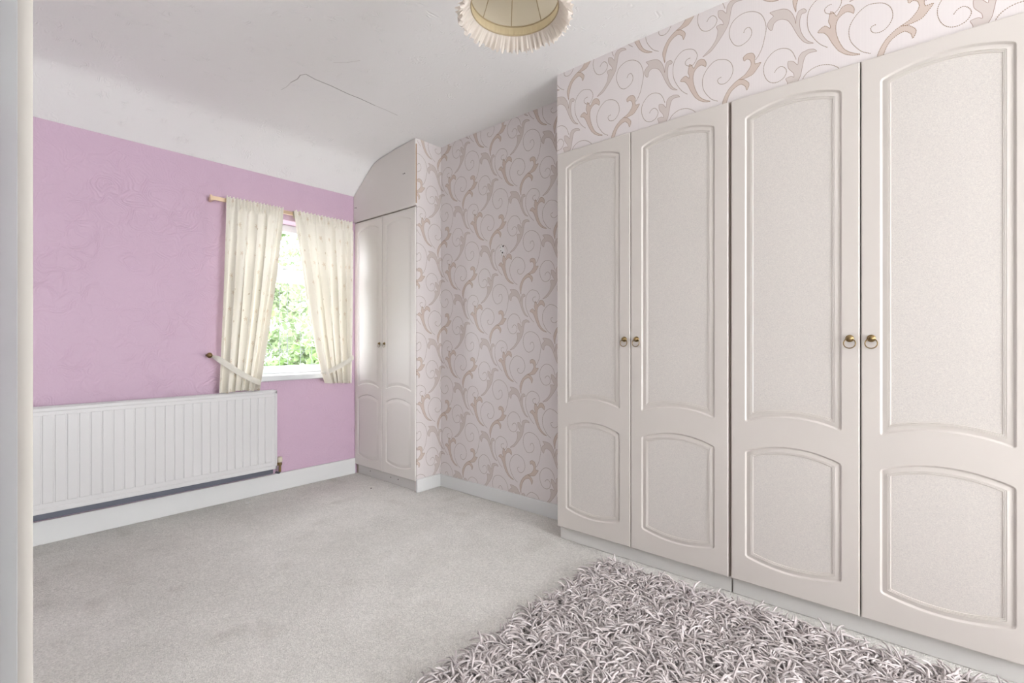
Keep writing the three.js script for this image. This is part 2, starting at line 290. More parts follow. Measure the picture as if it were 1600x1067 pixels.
// ---------- panelled doors ----------
function contour(P, d, c) {           // outline of a panel inset by d, corners eased by c; always the same number of points
  const a = P.w / 2 - d, top = [], bot = [], n = 14;
  const Rt = (P.w * P.w / 4 + P.rt * P.rt) / (2 * P.rt), yt = P.y1 + P.rt - Rt, ab = Math.abs(P.rb), Rb = (P.w * P.w / 4 + ab * ab) / (2 * ab);
  for (let i = 0; i <= n; i++) { const x = -a + 2 * a * i / n; top.push([-x, yt + Math.sqrt((Rt - d) ** 2 - x * x)]);
    bot.push([x, P.rb > 0 ? P.y0 + P.rb - Rb + Math.sqrt((Rb + d) ** 2 - x * x) : P.y0 - ab + Rb - Math.sqrt((Rb - d) ** 2 - x * x)]); }
  const raw = [...bot, ...top], m = raw.length, out = [], corners = new Set([0, n, n + 1, m - 1]);
  raw.forEach((p, i) => {
    if (!corners.has(i)) { out.push(p); return; }
    const q = raw[(i + m - 1) % m], r = raw[(i + 1) % m], cut = (s) => { const l = Math.hypot(s[0] - p[0], s[1] - p[1]), t = Math.min(c, l * 0.45) / l; return [p[0] + (s[0] - p[0]) * t, p[1] + (s[1] - p[1]) * t]; };
    const A = cut(q), B = cut(r); for (let k = 0; k <= 4; k++) { const t = k / 4; out.push([A[0] * (1 - t) ** 2 + 2 * p[0] * t * (1 - t) + B[0] * t * t, A[1] * (1 - t) ** 2 + 2 * p[1] * t * (1 - t) + B[1] * t * t]); }
  });
  return out;
}
function strips(rings) {              // quads between successive rings of [x, y, z]
  const pos = [], n = rings[0].length;
  for (let k = 0; k + 1 < rings.length; k++) for (let i = 0; i < n; i++) { const j = (i + 1) % n, a = rings[k][i], b = rings[k][j], c = rings[k + 1][j], d = rings[k + 1][i]; pos.push(...a, ...b, ...c, ...a, ...c, ...d); }
  const g = new THREE.BufferGeometry(); g.setAttribute('position', new THREE.Float32BufferAttribute(pos, 3)); g.userData.strip = true; return g;
}
function flat(outer, holes, z) {
  const s = new THREE.Shape(outer.map((p) => new THREE.Vector2(...p))); for (const h of holes) s.holes.push(new THREE.Path(h.map((p) => new THREE.Vector2(...p))));
  return clean(new THREE.ShapeGeometry(s).translate(0, 0, z));
}
const bare = (g) => { const o = g.index ? g.toNonIndexed() : g; for (const k of Object.keys(o.attributes)) if (k !== 'position') o.deleteAttribute(k); return o; };
const REEDED = [[0, 0], [1.5, -0.6], [4, -4.6], [6.5, -6.2], [9.5, -5.8], [19, -2.6], [21.5, -2.4], [22.4, -4], [23.6, -3], [25.4, -3], [26.3, -4.6], [27.5, -3.6], [29.3, -3.6], [30.6, -5.6], [33, -5.6]];
const RAISED = [[0, 0], [1.5, -0.6], [4.5, -5.2], [7, -6.6], [10, -6.2], [22, -2.2], [27, -0.8], [31, -0.3]];
function makeDoor(parent, w, y0, y1, panels, opt) {       // hung so that its local z looks into the room
  const d = new THREE.Group(); d.name = 'door'; parent.add(d);
  const rect = (i, z) => [[-w / 2 + i, y0 + i, z], [w / 2 - i, y0 + i, z], [w / 2 - i, y1 - i, z], [-w / 2 + i, y1 - i, z]];
  const parts = [strips([rect(0.0, -0.019), rect(0, -0.0045), rect(0.0008, -0.002), rect(0.0025, -0.0006), rect(0.005, 0)])], holes = [], inl = [];
  for (const P of panels) {
    const prof = opt.inlay ? REEDED : RAISED, ring = (k) => contour(P, prof[k][0] / 1000, Math.max(0.002, 0.012 - prof[k][0] / 1000)).map(([x, y]) => [x, y, prof[k][1] / 1000]);
    holes.push(contour(P, 0, 0.012)); parts.push(strips(prof.map((_, k) => ring(k))));
    const last = prof[prof.length - 1]; inl.push([contour(P, last[0] / 1000, 0.002), last[1] / 1000]);
  }
  parts.push(flat(rect(0.005, 0).map((p) => [p[0], p[1]]), holes, 0), flat(rect(0, 0).map((p) => [p[0], p[1]]).reverse(), [], -0.019));
  if (!opt.inlay) for (const [c, z] of inl) parts.push(flat(c, [], z));
  const g = mergeGeometries(parts.map((q) => { const o = bare(q); return q.userData.strip ? toCreasedNormals(o, 0.62) : (o.computeVertexNormals(), o); }));
  mesh('door_frame', metricUV2(g), opt.mat, d);
  if (opt.inlay) for (const [c, z] of inl) mesh('inlay_panel', flat(c, [], z), M.inlay, d);
  // ring pull on a small turned knob
  const hx = opt.handle * (w / 2 - 0.03), hy = opt.handleY, s = opt.small ?? 1;
  const kn = new THREE.LatheGeometry([[0, 0], [0.0125, 0], [0.0132, 0.0018], [0.0115, 0.0036], [0.008, 0.0048], [0.0062, 0.008], [0.0085, 0.011], [0.0088, 0.014], [0.0065, 0.0172], [0.0025, 0.0186], [0, 0.0188]].map(([r, h]) => new THREE.Vector2(r * s, h * s)), 20).rotateX(Math.PI / 2);
  mesh('knob', kn.translate(hx, hy, 0), M.brass, d);
  mesh('pull_ring', new THREE.TorusGeometry(0.0178 * s, 0.0018 * s, 8, 32).rotateX(-0.14).translate(hx, hy - 0.0175 * s, 0.0085 * s), M.brass, d);
  return d;
}
function metricUV2(g) { const p = g.attributes.position, uv = new Float32Array(p.count * 2); for (let i = 0; i < p.count; i++) { uv[i * 2] = p.getX(i); uv[i * 2 + 1] = p.getY(i); } g.setAttribute('uv', new THREE.BufferAttribute(uv, 2)); return g; }

// ---------- the two double wardrobes ----------
const DB = 0.076, DT = 2.06;          // foot and head of the doors
function wardrobe(label, za, zb, doors) {
  const t = thing('fitted_wardrobe', label, 'wardrobe', [XF, 0, (za + zb) / 2], -Math.PI / 2, 'fitted wardrobes with panelled doors');
  const h = (zb - za) / 2, L = 0.6;   // local x runs along the wall, local z into the room, local z = 0 is the door face
  mesh('carcass', merge([box(-h, -h + 0.018, 0.0, 2.064, -L, -0.052), box(-h, -h + 0.018, DB - 0.002, 2.064, -0.052, -0.021), box(h - 0.018, h, DB - 0.002, 2.064, -0.052, -0.021), box(h - 0.018, h, 0.0, 2.064, -L, -0.052), box(-h + 0.018, h - 0.018, 2.046, 2.064, -L, -0.021), box(-h + 0.018, h - 0.018, DB, DB + 0.018, -L, -0.021), box(-h + 0.018, h - 0.018, DB + 0.018, 2.046, -L, -L + 0.006)]), M.carcass, t);
  mesh('plinth', rbox(-h + 0.001, h - 0.001, 0.001, DB - 0.004, -0.05, -0.034, 0.002), M.plinth, t);
  doors.forEach(([z0, z1], i) => {
    const w = z1 - z0, pw = w - 0.108;
    const d = makeDoor(t, w, DB, DT, [{ w: pw, y0: 0.73, y1: 1.976, rt: 0.036, rb: 0.032 }, { w: pw, y0: 0.181, y1: 0.614, rt: 0.036, rb: -0.027 }], { inlay: true, mat: M.cream, handle: i ? -1 : 1, handleY: 1.071 });
    d.position.x = (z0 + z1) / 2 - (za + zb) / 2;
  });
}
wardrobe('cream double wardrobe with arched inlaid doors, next to the papered chimney breast', -1.517, -0.638, [[-1.514, -1.0885], [-1.0855, -0.642]]);
wardrobe('cream double wardrobe with arched inlaid doors, beside the long edge of the shaggy rug', -0.634, 0.256, [[-0.631, -0.1925], [-0.1895, 0.253]]);

// ---------- the closet in the window corner ----------
{
  const za = -3.524, zb = -2.742, t = thing('corner_closet', 'narrow glossy cream closet with plain panelled doors and a boarded top, beside the window', 'closet', [2.15, 0, (za + zb) / 2], -Math.PI / 2);
  const h = (zb - za) / 2, zc = (za + zb) / 2, L = 0.58;
  mesh('carcass', merge([box(-h, -h + 0.016, 0, 2.03, -L, -0.021), box(h - 0.034, h - 0.018, 0, 2.03, -L, -0.021), box(-h + 0.016, h - 0.034, 2.014, 2.03, -L, -0.021), box(-h + 0.016, h - 0.034, 0.08, 0.098, -L, -0.021), box(-h + 0.016, h - 0.034, 0.098, 2.014, -L, -L + 0.006)]), M.carcass, t);
  const pl = mesh('plinth', rbox(-h + 0.02, h - 0.02, 0.001, 0.072, -0.036, -0.022, 0.002), M.plinth, t);
  for (const x of [-0.2, 0.07, 0.16]) mesh('screw', new THREE.CylinderGeometry(0.004, 0.004, 0.002, 10).rotateX(Math.PI / 2).translate(x, 0.045, -0.0212), M.hole, pl);
  for (const [z0, z1, k] of [[-3.522, -3.146, 1], [-3.141, -2.747, -1]]) {
    const w = z1 - z0, d = makeDoor(t, w, 0.076, 2.008, [{ w: w - 0.085, y0: 0.7, y1: 1.93, rt: 0.036, rb: 0.03 }, { w: w - 0.085, y0: 0.16, y1: 0.61, rt: 0.036, rb: -0.026 }], { inlay: false, mat: M.creamGloss, handle: k, handleY: 1.045, small: 0.8 });
    d.position.x = (z0 + z1) / 2 - zc;
  }
  // board that closes the closet up to the sloping ceiling
  const pts = [[-3.522, 2.016], [-2.734, 2.016], [-2.734, 2.481], [-2.76, 2.479], [-2.98, 2.461], [-3.16, 2.439], [-3.22, 2.426], [-3.262, 2.409], [-3.3, 2.385], [-3.522, 2.222]];
  const s = new THREE.Shape(pts.map(([z, y]) => new THREE.Vector2(z - zc, y)));
  const bd = mesh('top_board', new THREE.ExtrudeGeometry(s, { depth: 0.012, bevelEnabled: true, bevelSize: 0.0015, bevelThickness: 0.0015, bevelSegments: 2 }).translate(0, 0, -0.004), new THREE.MeshStandardMaterial({ color: lin(0.72, 0.68, 0.65), roughness: 0.55 }), t);
  mesh('raw_edge', box(h + 0.0085, h + 0.0108, 2.03, 2.445, -0.002, 0.006), M.chipboard, bd).userData.label = 'bare brown board edge';
  for (const [z, y] of [[-2.87, 2.262], [-2.853, 2.262], [-3.5, 2.13], [-3.485, 2.128]]) mesh('screw_hole', new THREE.CylinderGeometry(0.0045, 0.0045, 0.0012, 10).rotateX(Math.PI / 2).translate(z - zc, y, 0.0098), M.hole, bd);
}

// ---------- an open door leaf at the left, seen almost along its face ----------
{
  const d = new THREE.Group(); d.name = 'door_1'; d.userData.kind = 'structure'; scene.add(d);
  const edge = new THREE.Shape([[0.0616, 0.906], [0.0728, 0.8806], [0.0733, 0.88], [0.0737, 0.881], [0.0737, 0.912], [0.0616, 0.912]].map((q) => new THREE.Vector2(...q)));   // chamfered lipping
  mesh('edge_lipping', toCreasedNormals(new THREE.ExtrudeGeometry(edge, { depth: 2.014, bevelEnabled: false }).rotateX(-Math.PI / 2).translate(0, 0.006, 0), 0.5), new THREE.MeshStandardMaterial({ color: lin(0.68, 0.64, 0.59), roughness: 0.4 }), d);
  mesh('leaf_panel', rbox(0.0612, 0.0737, 0.006, 2.02, -1.64, -0.9175, 0.002), new THREE.MeshStandardMaterial({ color: lin(0.78, 0.8, 0.81), roughness: 0.4 }), d);
  mesh('core', box(0.066, 0.0725, 0.008, 2.018, -0.922, -0.908), M.hole, d);
}

// ---------- radiator ----------
{
  const x0 = -0.32, x1 = 1.497, y0 = 0.18, y1 = 0.72, zf = -3.43, zb = -3.5;
  const t = thing('radiator', 'long white panel radiator with vertical ribs on the pink wall', 'radiator', [0, 0, 0]);
  mesh('front_panel', rbox(x0, x1, y0, y1, zf - 0.014, zf - 0.003, 0.005, 3), M.radiator, t);
  const rib = new RoundedBoxGeometry(0.0432, 0.452, 0.009, 3, 0.0038), pitch = 0.0477;
  for (let x = 1.463 - pitch / 2; x > x0 + 0.03; x -= pitch) { const m = mesh('rib', rib, M.radiator, t); m.position.set(x, 0.456, zf - 0.0035); }
  mesh('border', merge([rbox(x0, x1, y1 - 0.02, y1, zf - 0.012, zf + 0.001, 0.004, 3), rbox(x0, x1, y0, y0 + 0.026, zf - 0.012, zf + 0.001, 0.004, 3), rbox(x1 - 0.016, x1, y0, y1, zf - 0.012, zf + 0.001, 0.004, 3)]), M.radiator, t);
  mesh('back_panel', rbox(x0, x1 - 0.004, y0 + 0.004, y1 - 0.006, zb, zb + 0.012, 0.004), M.radiator, t);
  mesh('top_grille', merge([rbox(x0, x1, y1 - 0.004, y1 + 0.004, zf - 0.02, zf - 0.008, 0.002), rbox(x0, x1, y1 - 0.004, y1 + 0.004, zb, zb + 0.014, 0.002), ...Array.from({ length: 60 }, (_, i) => box(x0 + 0.012 + i * 0.0302, x0 + 0.03 + i * 0.0302, y1 - 0.002, y1 + 0.001, zb + 0.012, zf - 0.018))]), M.radiator, t);
  mesh('side_cover', rbox(x1 - 0.006, x1 + 0.001, y0 + 0.02, y1, zb + 0.004, zf - 0.004, 0.003), M.radiator, t);
  mesh('lower_channel', rbox(x0, x1 - 0.02, y0 - 0.034, y0 + 0.006, zb + 0.004, zf - 0.016, 0.005), M.darkMetal, t);
  for (const x of [0.1, 0.75, 1.28]) mesh('wall_bracket', merge([rbox(x - 0.02, x + 0.02, y0 - 0.03, y1 - 0.05, ZW + 0.001, zb, 0.003), rbox(x - 0.06, x + 0.06, y0 - 0.025, y0 - 0.012, ZW + 0.01, zf - 0.02, 0.003)]), M.darkMetal, t);
  const v = mesh('valve', merge([new THREE.CylinderGeometry(0.009, 0.009, 0.05, 14).translate(x1 + 0.035, 0.17, zb + 0.03), new THREE.CylinderGeometry(0.011, 0.011, 0.05, 14).rotateZ(Math.PI / 2).translate(x1 + 0.018, 0.2, zb + 0.03), new THREE.SphereGeometry(0.015, 14, 10).translate(x1 + 0.035, 0.2, zb + 0.03)]), M.brass, t);
  mesh('valve_cap', new THREE.LatheGeometry([[0, 0], [0.015, 0], [0.017, 0.004], [0.016, 0.03], [0.012, 0.036], [0, 0.037]].map((q) => new THREE.Vector2(...q)), 18).translate(x1 + 0.035, 0.213, zb + 0.03), new THREE.MeshStandardMaterial({ color: lin(0.72, 0.66, 0.52), roughness: 0.5 }), v);
  mesh('feed_pipe', new THREE.TubeGeometry(new THREE.CatmullRomCurve3([V3(x1 + 0.035, 0.15, zb + 0.03), V3(x1 + 0.034, 0.137, zb + 0.022), V3(x1 + 0.03, 0.133, zb - 0.02)]), 10, 0.0075, 10), M.darkMetal, t);
}

// ---------- curtain rail, curtains, tiebacks ----------
{
  const r = thing('curtain_rail', 'flat copper coloured curtain rail above the window', 'curtain rail', [0, 0, 0]);
  mesh('rail', rbox(1.1, 2.1, 1.962, 1.988, -3.472, -3.462, 0.003, 3), M.copper, r);
  for (const x of [1.11, 2.09]) mesh('bracket', rbox(x - 0.008, x + 0.008, 1.96, 1.99, ZW, -3.47, 0.003), M.copper, r);
  mesh('end_stop', rbox(1.092, 1.104, 1.958, 1.992, -3.477, -3.457, 0.003), M.copper, r);
}
function curtain(label, xl, xr, folds, phase, bottom, lead, widthCloth) {
  const t = thing('curtain', label, 'curtain', [0, 0, 0], 0, 'cream sprigged curtains');
  const NS = 150, NV = 90, top = 1.997, pos = [], uv = [], idx = [];
  for (let j = 0; j <= NV; j++) for (let i = 0; i <= NS; i++) {
    const k = j / NV, s = i / NS, y = top + (bottom(s) - top) * k, a = xl(k), b = xr(k);
    const head = THREE.MathUtils.smoothstep(y, 1.915, 1.945);          // gathered tape at the top
    const wav = Math.sin(6.2832 * (folds * s + 0.12 * Math.sin(2.2 * k + s * 4)) + phase), w2 = Math.sin(6.2832 * (folds * 1.63 * s + 0.2) + phase * 2 + k * 1.3), w3 = Math.sin(6.2832 * folds * 2.9 * s + phase);
    const amp = (0.017 + 0.017 * Math.min(1, k * 2.2)) * (1 - 0.35 * head);
    let z = -3.443 + amp * (0.68 * wav + 0.32 * w2) * (1 - 0.6 * head) + 0.0085 * head * w3;
    z += lead * 0.03 * Math.exp(-Math.pow((s - (lead > 0 ? 0.1 : 0.9)) / 0.07, 2)) * Math.min(1, k * 3);
    const x = a + (b - a) * s + 0.006 * Math.cos(6.2832 * (folds * s) + phase) * (1 - head) * Math.min(s, 1 - s) * 4;
    pos.push(x, y + (head > 0.5 ? 0.004 * w3 * (1 - k * 10) : 0), Math.max(z, -3.515)); uv.push(s * widthCloth, y);
  }
  for (let j = 0; j < NV; j++) for (let i = 0; i < NS; i++) { const a = j * (NS + 1) + i, b = a + 1, c = a + NS + 1, d = c + 1; idx.push(a, c, b, b, c, d); }
  const g = new THREE.BufferGeometry(); g.setAttribute('position', new THREE.Float32BufferAttribute(pos, 3)); g.setAttribute('uv', new THREE.Float32BufferAttribute(uv, 2)); g.setIndex(idx); g.computeVertexNormals();
  mesh('cloth', g, M.curtain, t);
  { // gathering tape sewn behind the heading
    const p2 = [], i2 = []; for (let i = 0; i <= NS; i++) { const s = i / NS, x = xl(0) + 0.004 + (xr(0) - xl(0) - 0.008) * s, z = -3.455 + 0.0035 * Math.sin(6.2832 * folds * 2.9 * s + phase); p2.push(x, 1.99, z, x, 1.942, z); }
    for (let i = 0; i < NS; i++) { const a = i * 2; i2.push(a, a + 1, a + 2, a + 2, a + 1, a + 3); }
    const tg = new THREE.BufferGeometry(); tg.setAttribute('position', new THREE.Float32BufferAttribute(p2, 3)); tg.setIndex(i2); tg.computeVertexNormals();
    mesh('heading_tape', tg, new THREE.MeshStandardMaterial({ color: lin(0.6, 0.55, 0.45), roughness: 1, side: THREE.DoubleSide }), t);
  }
  return t;
}
function band(parent, pts, h) {       // a soft strip of cloth along a path
  const c = new THREE.CatmullRomCurve3(pts.map((p) => V3(...p))), n = 48, m = 5, pos = [], idx = [], uv = [];
  for (let i = 0; i <= n; i++) { const p = c.getPoint(i / n), tn = c.getTangent(i / n), up = V3(-tn.y * Math.sign(tn.x || 1), Math.abs(tn.x) + Math.abs(tn.z), 0).normalize();
    const hh = h * (0.35 + 0.65 * Math.min(1, Math.sin(Math.PI * Math.min(1, Math.max(0, i / n))) * 2.2));
    for (let j = 0; j <= m; j++) { const f = j / m - 0.5; pos.push(p.x + up.x * f * hh, p.y + up.y * f * hh, p.z + 0.006 * Math.cos(f * 3) + 0.0015 * Math.sin(i * 0.9 + j)); uv.push(i / n, j / m); } }
  for (let i = 0; i < n; i++) for (let j = 0; j < m; j++) { const a = i * (m + 1) + j; idx.push(a, a + m + 1, a + 1, a + 1, a + m + 1, a + m + 2); }
  const g = new THREE.BufferGeometry(); g.setAttribute('position', new THREE.Float32BufferAttribute(pos, 3)); g.setAttribute('uv', new THREE.Float32BufferAttribute(uv, 2)); g.setIndex(idx); g.computeVertexNormals();
  return mesh('tieback', g, M.tieback, parent);
}
const cl = curtain('cream sprigged curtain hanging over the radiator end, tied to a brass knob', (k) => 1.178 - 0.045 * k, (k) => 1.545 - 0.165 * Math.pow(k, 1.3), 6, 0.6, (s) => 0.732 - 0.004 * Math.sin(s * 9), -1, 1.1);
band(cl, [[1.105, 0.965, -3.478], [1.125, 0.95, -3.425], [1.17, 0.915, -3.412], [1.25, 0.855, -3.41], [1.32, 0.812, -3.412], [1.375, 0.785, -3.425], [1.392, 0.782, -3.45]], 0.036);
const cr = curtain('cream sprigged curtain swept aside next to the corner closet', (k) => 1.612 + 0.19 * k + 0.045 * Math.pow(k, 6), (k) => 2.088 - 0.02 * k, 6, 2.2, (s) => 0.735 + 0.012 * (1 - s), 1, 1.3);
band(cr, [[2.1, 0.95, -3.47], [2.075, 0.935, -3.425], [2.0, 0.895, -3.412], [1.92, 0.858, -3.41], [1.855, 0.835, -3.412], [1.815, 0.83, -3.445]], 0.034);
{
  const k = thing('tieback_knob', 'small round brass knob on the pink wall holding the curtain tie', 'knob', [1.094, 0.972, ZW]);
  mesh('stem', new THREE.CylinderGeometry(0.005, 0.008, 0.04, 14).rotateX(Math.PI / 2).translate(0, 0, 0.02), M.brass, k);
  mesh('ball', new THREE.LatheGeometry([[0, 0.036], [0.011, 0.038], [0.0165, 0.045], [0.0175, 0.052], [0.014, 0.06], [0.006, 0.065], [0, 0.066]].map((q) => new THREE.Vector2(...q)), 20).rotateX(Math.PI / 2), M.brass, k);
}

// ---------- pendant lamp shade ----------
{
  const t = thing('pendant_lamp', 'cream fabric pendant lampshade with a frilled lace edge under the ceiling', 'lamp', [1.158, 0, -0.985]);
  const RY = 2.1, cloth = new THREE.MeshPhysicalMaterial({ color: lin(0.72, 0.66, 0.53), roughness: 1, transmission: 0.4, thickness: 0, specularIntensity: 0.2, side: THREE.DoubleSide });
  const bandM = new THREE.MeshPhysicalMaterial({ color: lin(0.7, 0.6, 0.4), roughness: 1, transmission: 0.3, thickness: 0, specularIntensity: 0.2, side: THREE.DoubleSide });
  const lace = new THREE.MeshPhysicalMaterial({ color: lin(0.82, 0.76, 0.7), roughness: 1, transmission: 0.35, thickness: 0, specularIntensity: 0.2, side: THREE.DoubleSide });
  const wire = new THREE.MeshStandardMaterial({ color: lin(0.5, 0.4, 0.25), roughness: 0.6 });
  const prof = (v) => 0.138 - 0.078 * Math.pow(v, 0.8), NP = 8, Hs = 0.21;
  for (let p = 0; p < NP; p++) {      // cloth panels stretched between the wires
    const pos = [], idx = [], n = 8, m = 10;
    for (let j = 0; j <= m; j++) for (let i = 0; i <= n; i++) { const a = (p + i / n) / NP * 6.2832, v = j / m, r = prof(v) * (1 - 0.05 * Math.sin(Math.PI * i / n) * Math.sin(Math.PI * v)); pos.push(r * Math.cos(a), RY + 0.03 + v * Hs, r * Math.sin(a)); }
    for (let j = 0; j < m; j++) for (let i = 0; i < n; i++) { const a = j * (n + 1) + i; idx.push(a, a + n + 1, a + 1, a + 1, a + n + 1, a + n + 2); }
    const g = new THREE.BufferGeometry(); g.setAttribute('position', new THREE.Float32BufferAttribute(pos, 3)); g.setIndex(idx); g.computeVertexNormals(); mesh('shade_panel', g, cloth, t);
    const a = p / NP * 6.2832; mesh('wire_rib', new THREE.TubeGeometry(new THREE.CatmullRomCurve3([0, 0.33, 0.66, 1].map((v) => V3((prof(v) - 0.002) * Math.cos(a), RY + 0.03 + v * Hs, (prof(v) - 0.002) * Math.sin(a)))), 10, 0.0017, 6), wire, t);
  }
  const wavy = (r0, r1, y0, y1, fr, amp, m, n = 480) => { const pos = [], idx = [];
    for (let j = 0; j <= m; j++) for (let i = 0; i <= n; i++) { const a = i / n * 6.2832, v = j / m, wv = Math.sin(a * fr + 1.3 * Math.sin(a * 5)) * 0.7 + 0.3 * Math.sin(a * fr * 2.3 + 1), r = r0 + (r1 - r0) * v + amp * v * wv; pos.push(r * Math.cos(a), y0 + (y1 - y0) * v + amp * 0.6 * v * Math.sin(a * fr * 1.37 + 2), r * Math.sin(a)); }
    for (let j = 0; j < m; j++) for (let i = 0; i < n; i++) { const a = j * (n + 1) + i; idx.push(a, a + n + 1, a + 1, a + 1, a + n + 1, a + n + 2); }
    const g = new THREE.BufferGeometry(); g.setAttribute('position', new THREE.Float32BufferAttribute(pos, 3)); g.setIndex(idx); g.computeVertexNormals(); return g; };
  mesh('band', wavy(0.138, 0.137, RY + 0.03, RY, 40, 0.002, 3), bandM, t);
  for (const [y, r] of [[RY + 0.03, 0.137], [RY, 0.1365]]) mesh('piping', new THREE.TorusGeometry(r, 0.0022, 6, 64).rotateX(Math.PI / 2).translate(0, y, 0), wire, t);
  mesh('frill', wavy(0.137, 0.17, RY, RY - 0.036, 46, 0.01, 6), lace, t);
  mesh('frill', wavy(0.139, 0.176, RY + 0.006, RY - 0.022, 38, 0.012, 6), lace, t);
  mesh('ring', new THREE.TorusGeometry(0.06, 0.002, 6, 40).rotateX(Math.PI / 2).translate(0, RY + 0.03 + Hs, 0), wire, t);
  for (let i = 0; i < 3; i++) mesh('spider_arm', new THREE.CylinderGeometry(0.0016, 0.0016, 0.045, 6).rotateZ(Math.PI / 2).translate(0.0385, 0, 0).rotateY(i * 2.094).translate(0, RY + 0.03 + Hs, 0), wire, t);
  mesh('lamp_holder', new THREE.LatheGeometry([[0, 0.035], [0.012, 0.033], [0.016, 0.02], [0.019, 0.0], [0.019, -0.035], [0.015, -0.04], [0, -0.04]].map((q) => new THREE.Vector2(...q)), 20).translate(0, RY + 0.03 + Hs, 0), M.upvc, t);
  mesh('bulb', new THREE.LatheGeometry([[0, -0.1], [0.012, -0.097], [0.024, -0.085], [0.029, -0.068], [0.026, -0.045], [0.017, -0.022], [0.0135, 0], [0, 0]].map((q) => new THREE.Vector2(...q)), 20).translate(0, RY + Hs - 0.005, 0), new THREE.MeshStandardMaterial({ color: lin(0.8, 0.79, 0.77), roughness: 0.25 }), t);
  mesh('flex', new THREE.CylinderGeometry(0.0035, 0.0035, 0.11, 8).translate(0, 2.43, 0), M.upvc, t);
  mesh('ceiling_rose', new THREE.LatheGeometry([[0, 0], [0.012, 0], [0.03, 0.006], [0.04, 0.018], [0.042, 0.028], [0, 0.028]].map((q) => new THREE.Vector2(...q)), 28).translate(0, CEIL - 0.028, 0), M.upvc, t);
}

// ---------- shaggy rug ----------
{
  const x0 = 0.82, x1 = 2.045, z0 = -1.165, z1 = 0.55;
  const t = thing('shaggy_rug', 'thick lilac grey shaggy rug lying on the carpet along the wardrobes', 'rug', [0, 0, 0]);
  mesh('backing', rbox(x0 + 0.01, x1 - 0.01, 0.001, 0.01, z0 + 0.01, z1 - 0.01, 0.004), new THREE.MeshStandardMaterial({ color: lin(0.2, 0.17, 0.16), roughness: 1 }), t);
  const strand = (bend, len, rad) => {  // a soft rounded yarn end that droops over
    const c = new THREE.QuadraticBezierCurve3(V3(0, 0, 0), V3(0, len * 0.62, 0), V3(len * bend, len * (1 - bend * 0.55), 0)), g = new THREE.TubeGeometry(c, 6, rad, 5, false), p = g.attributes.position;
    for (let i = 0; i <= 6; i++) { const q = c.getPoint(i / 6), k = i === 6 ? 0.25 : i === 5 ? 0.8 : 0.85 + 0.25 * Math.sin(i); for (let j = 0; j <= 5; j++) { const n = i * 6 + j; p.setXYZ(n, q.x + (p.getX(n) - q.x) * k, q.y + (p.getY(n) - q.y) * k, q.z + (p.getZ(n) - q.z) * k); } }
    g.computeVertexNormals(); return g;
  };
  const kinds = [strand(0.45, 0.058, 0.0036), strand(0.7, 0.064, 0.0033), strand(0.9, 0.066, 0.0034), strand(0.6, 0.05, 0.0039)];
  const wool = new THREE.MeshStandardMaterial({ color: lin(1, 1, 1), roughness: 0.95 });
  const flow = noise2(32, 71), flow2 = noise2(64, 72), lists = kinds.map(() => []), step = 0.0088, col = new THREE.Color(), q = new THREE.Quaternion(), e = new THREE.Euler();
  for (let x = x0 + 0.006; x < x1 - 0.004; x += step) for (let z = z0 + 0.006; z < z1 - 0.004; z += step) {
    const X = x + (rnd() - 0.5) * step * 1.3, Z = z + (rnd() - 0.5) * step * 1.3;
    const cx = Math.max(0, x0 + 0.05 - X, X - x1 + 0.05), cz = Math.max(0, z0 + 0.05 - Z, Z - z1 + 0.05); if (cx * cx + cz * cz > 0.05 * 0.05) continue;   // rounded corners
    const ang = (flow(X * 9, Z * 9) * 2.2 + flow2(X * 24, Z * 24) * 1.4) * 6.2832 + (rnd() - 0.5) * 1.9, tilt = 0.15 + 0.75 * rnd();
    e.set((rnd() - 0.5) * 0.5, ang, -tilt, 'YXZ'); q.setFromEuler(e); const s = 0.75 + 0.5 * rnd();
    lists[Math.floor(rnd() * 4)].push([new THREE.Matrix4().compose(V3(X, 0.008, Z), q, V3(s, s * (0.85 + 0.3 * rnd()), s)), 0.8 + 0.4 * rnd(), rnd()]);
  }
  lists.forEach((L, k) => {
    const im = new THREE.InstancedMesh(kinds[k], wool, L.length); im.name = 'pile'; im.userData.kind = 'stuff'; im.castShadow = im.receiveShadow = true;
    L.forEach(([m, b, h], i) => { im.setMatrixAt(i, m); im.setColorAt(i, col.setRGB(0.61 * b, (0.56 - 0.012 * h) * b, (0.56 - 0.02 * h) * b)); }); t.add(im);
  });
}

// ---------- small marks and scraps ----------
{ // a cable plate was taken off the chimney breast: filler patch and plug holes
  const g = thing('wall_plug_holes', 'three dark plug holes in a pale filler patch on the swirl wallpaper', 'wall holes', [2.38, 1.66, -2.135], -Math.PI / 2);
  const s = new THREE.Shape(); for (let i = 0; i < 18; i++) { const a = i / 18 * 6.2832, r = 0.022 + 0.008 * Math.sin(i * 2.3) + 0.006 * Math.cos(i * 4.1); i ? s.lineTo(r * Math.cos(a) * 0.8, r * Math.sin(a) * 1.5) : s.moveTo(r * 0.8, 0); }
  mesh('filler_patch', new THREE.ExtrudeGeometry(s, { depth: 0.0008, bevelEnabled: false }), M.filler, g);
  for (const [x, y, r] of [[0.012, 0.024, 0.0058], [0.006, -0.018, 0.0055], [-0.008, -0.004, 0.003], [-0.012, 0.02, 0.0025]]) mesh('hole', new THREE.CylinderGeometry(r, r, 0.0006, 14).rotateX(Math.PI / 2).translate(x, y, 0.0012), M.hole, g);
}
function scrap(label, x, z, pts, mat, h) {
  const s = new THREE.Shape(pts.map((p) => new THREE.Vector2(...p))), m = mesh('floor_scrap', new THREE.ExtrudeGeometry(s, { depth: h, bevelEnabled: false }).rotateX(-Math.PI / 2), mat, scene);
  m.position.set(x, 0.0005, z); tag(m, label, 'scrap'); }
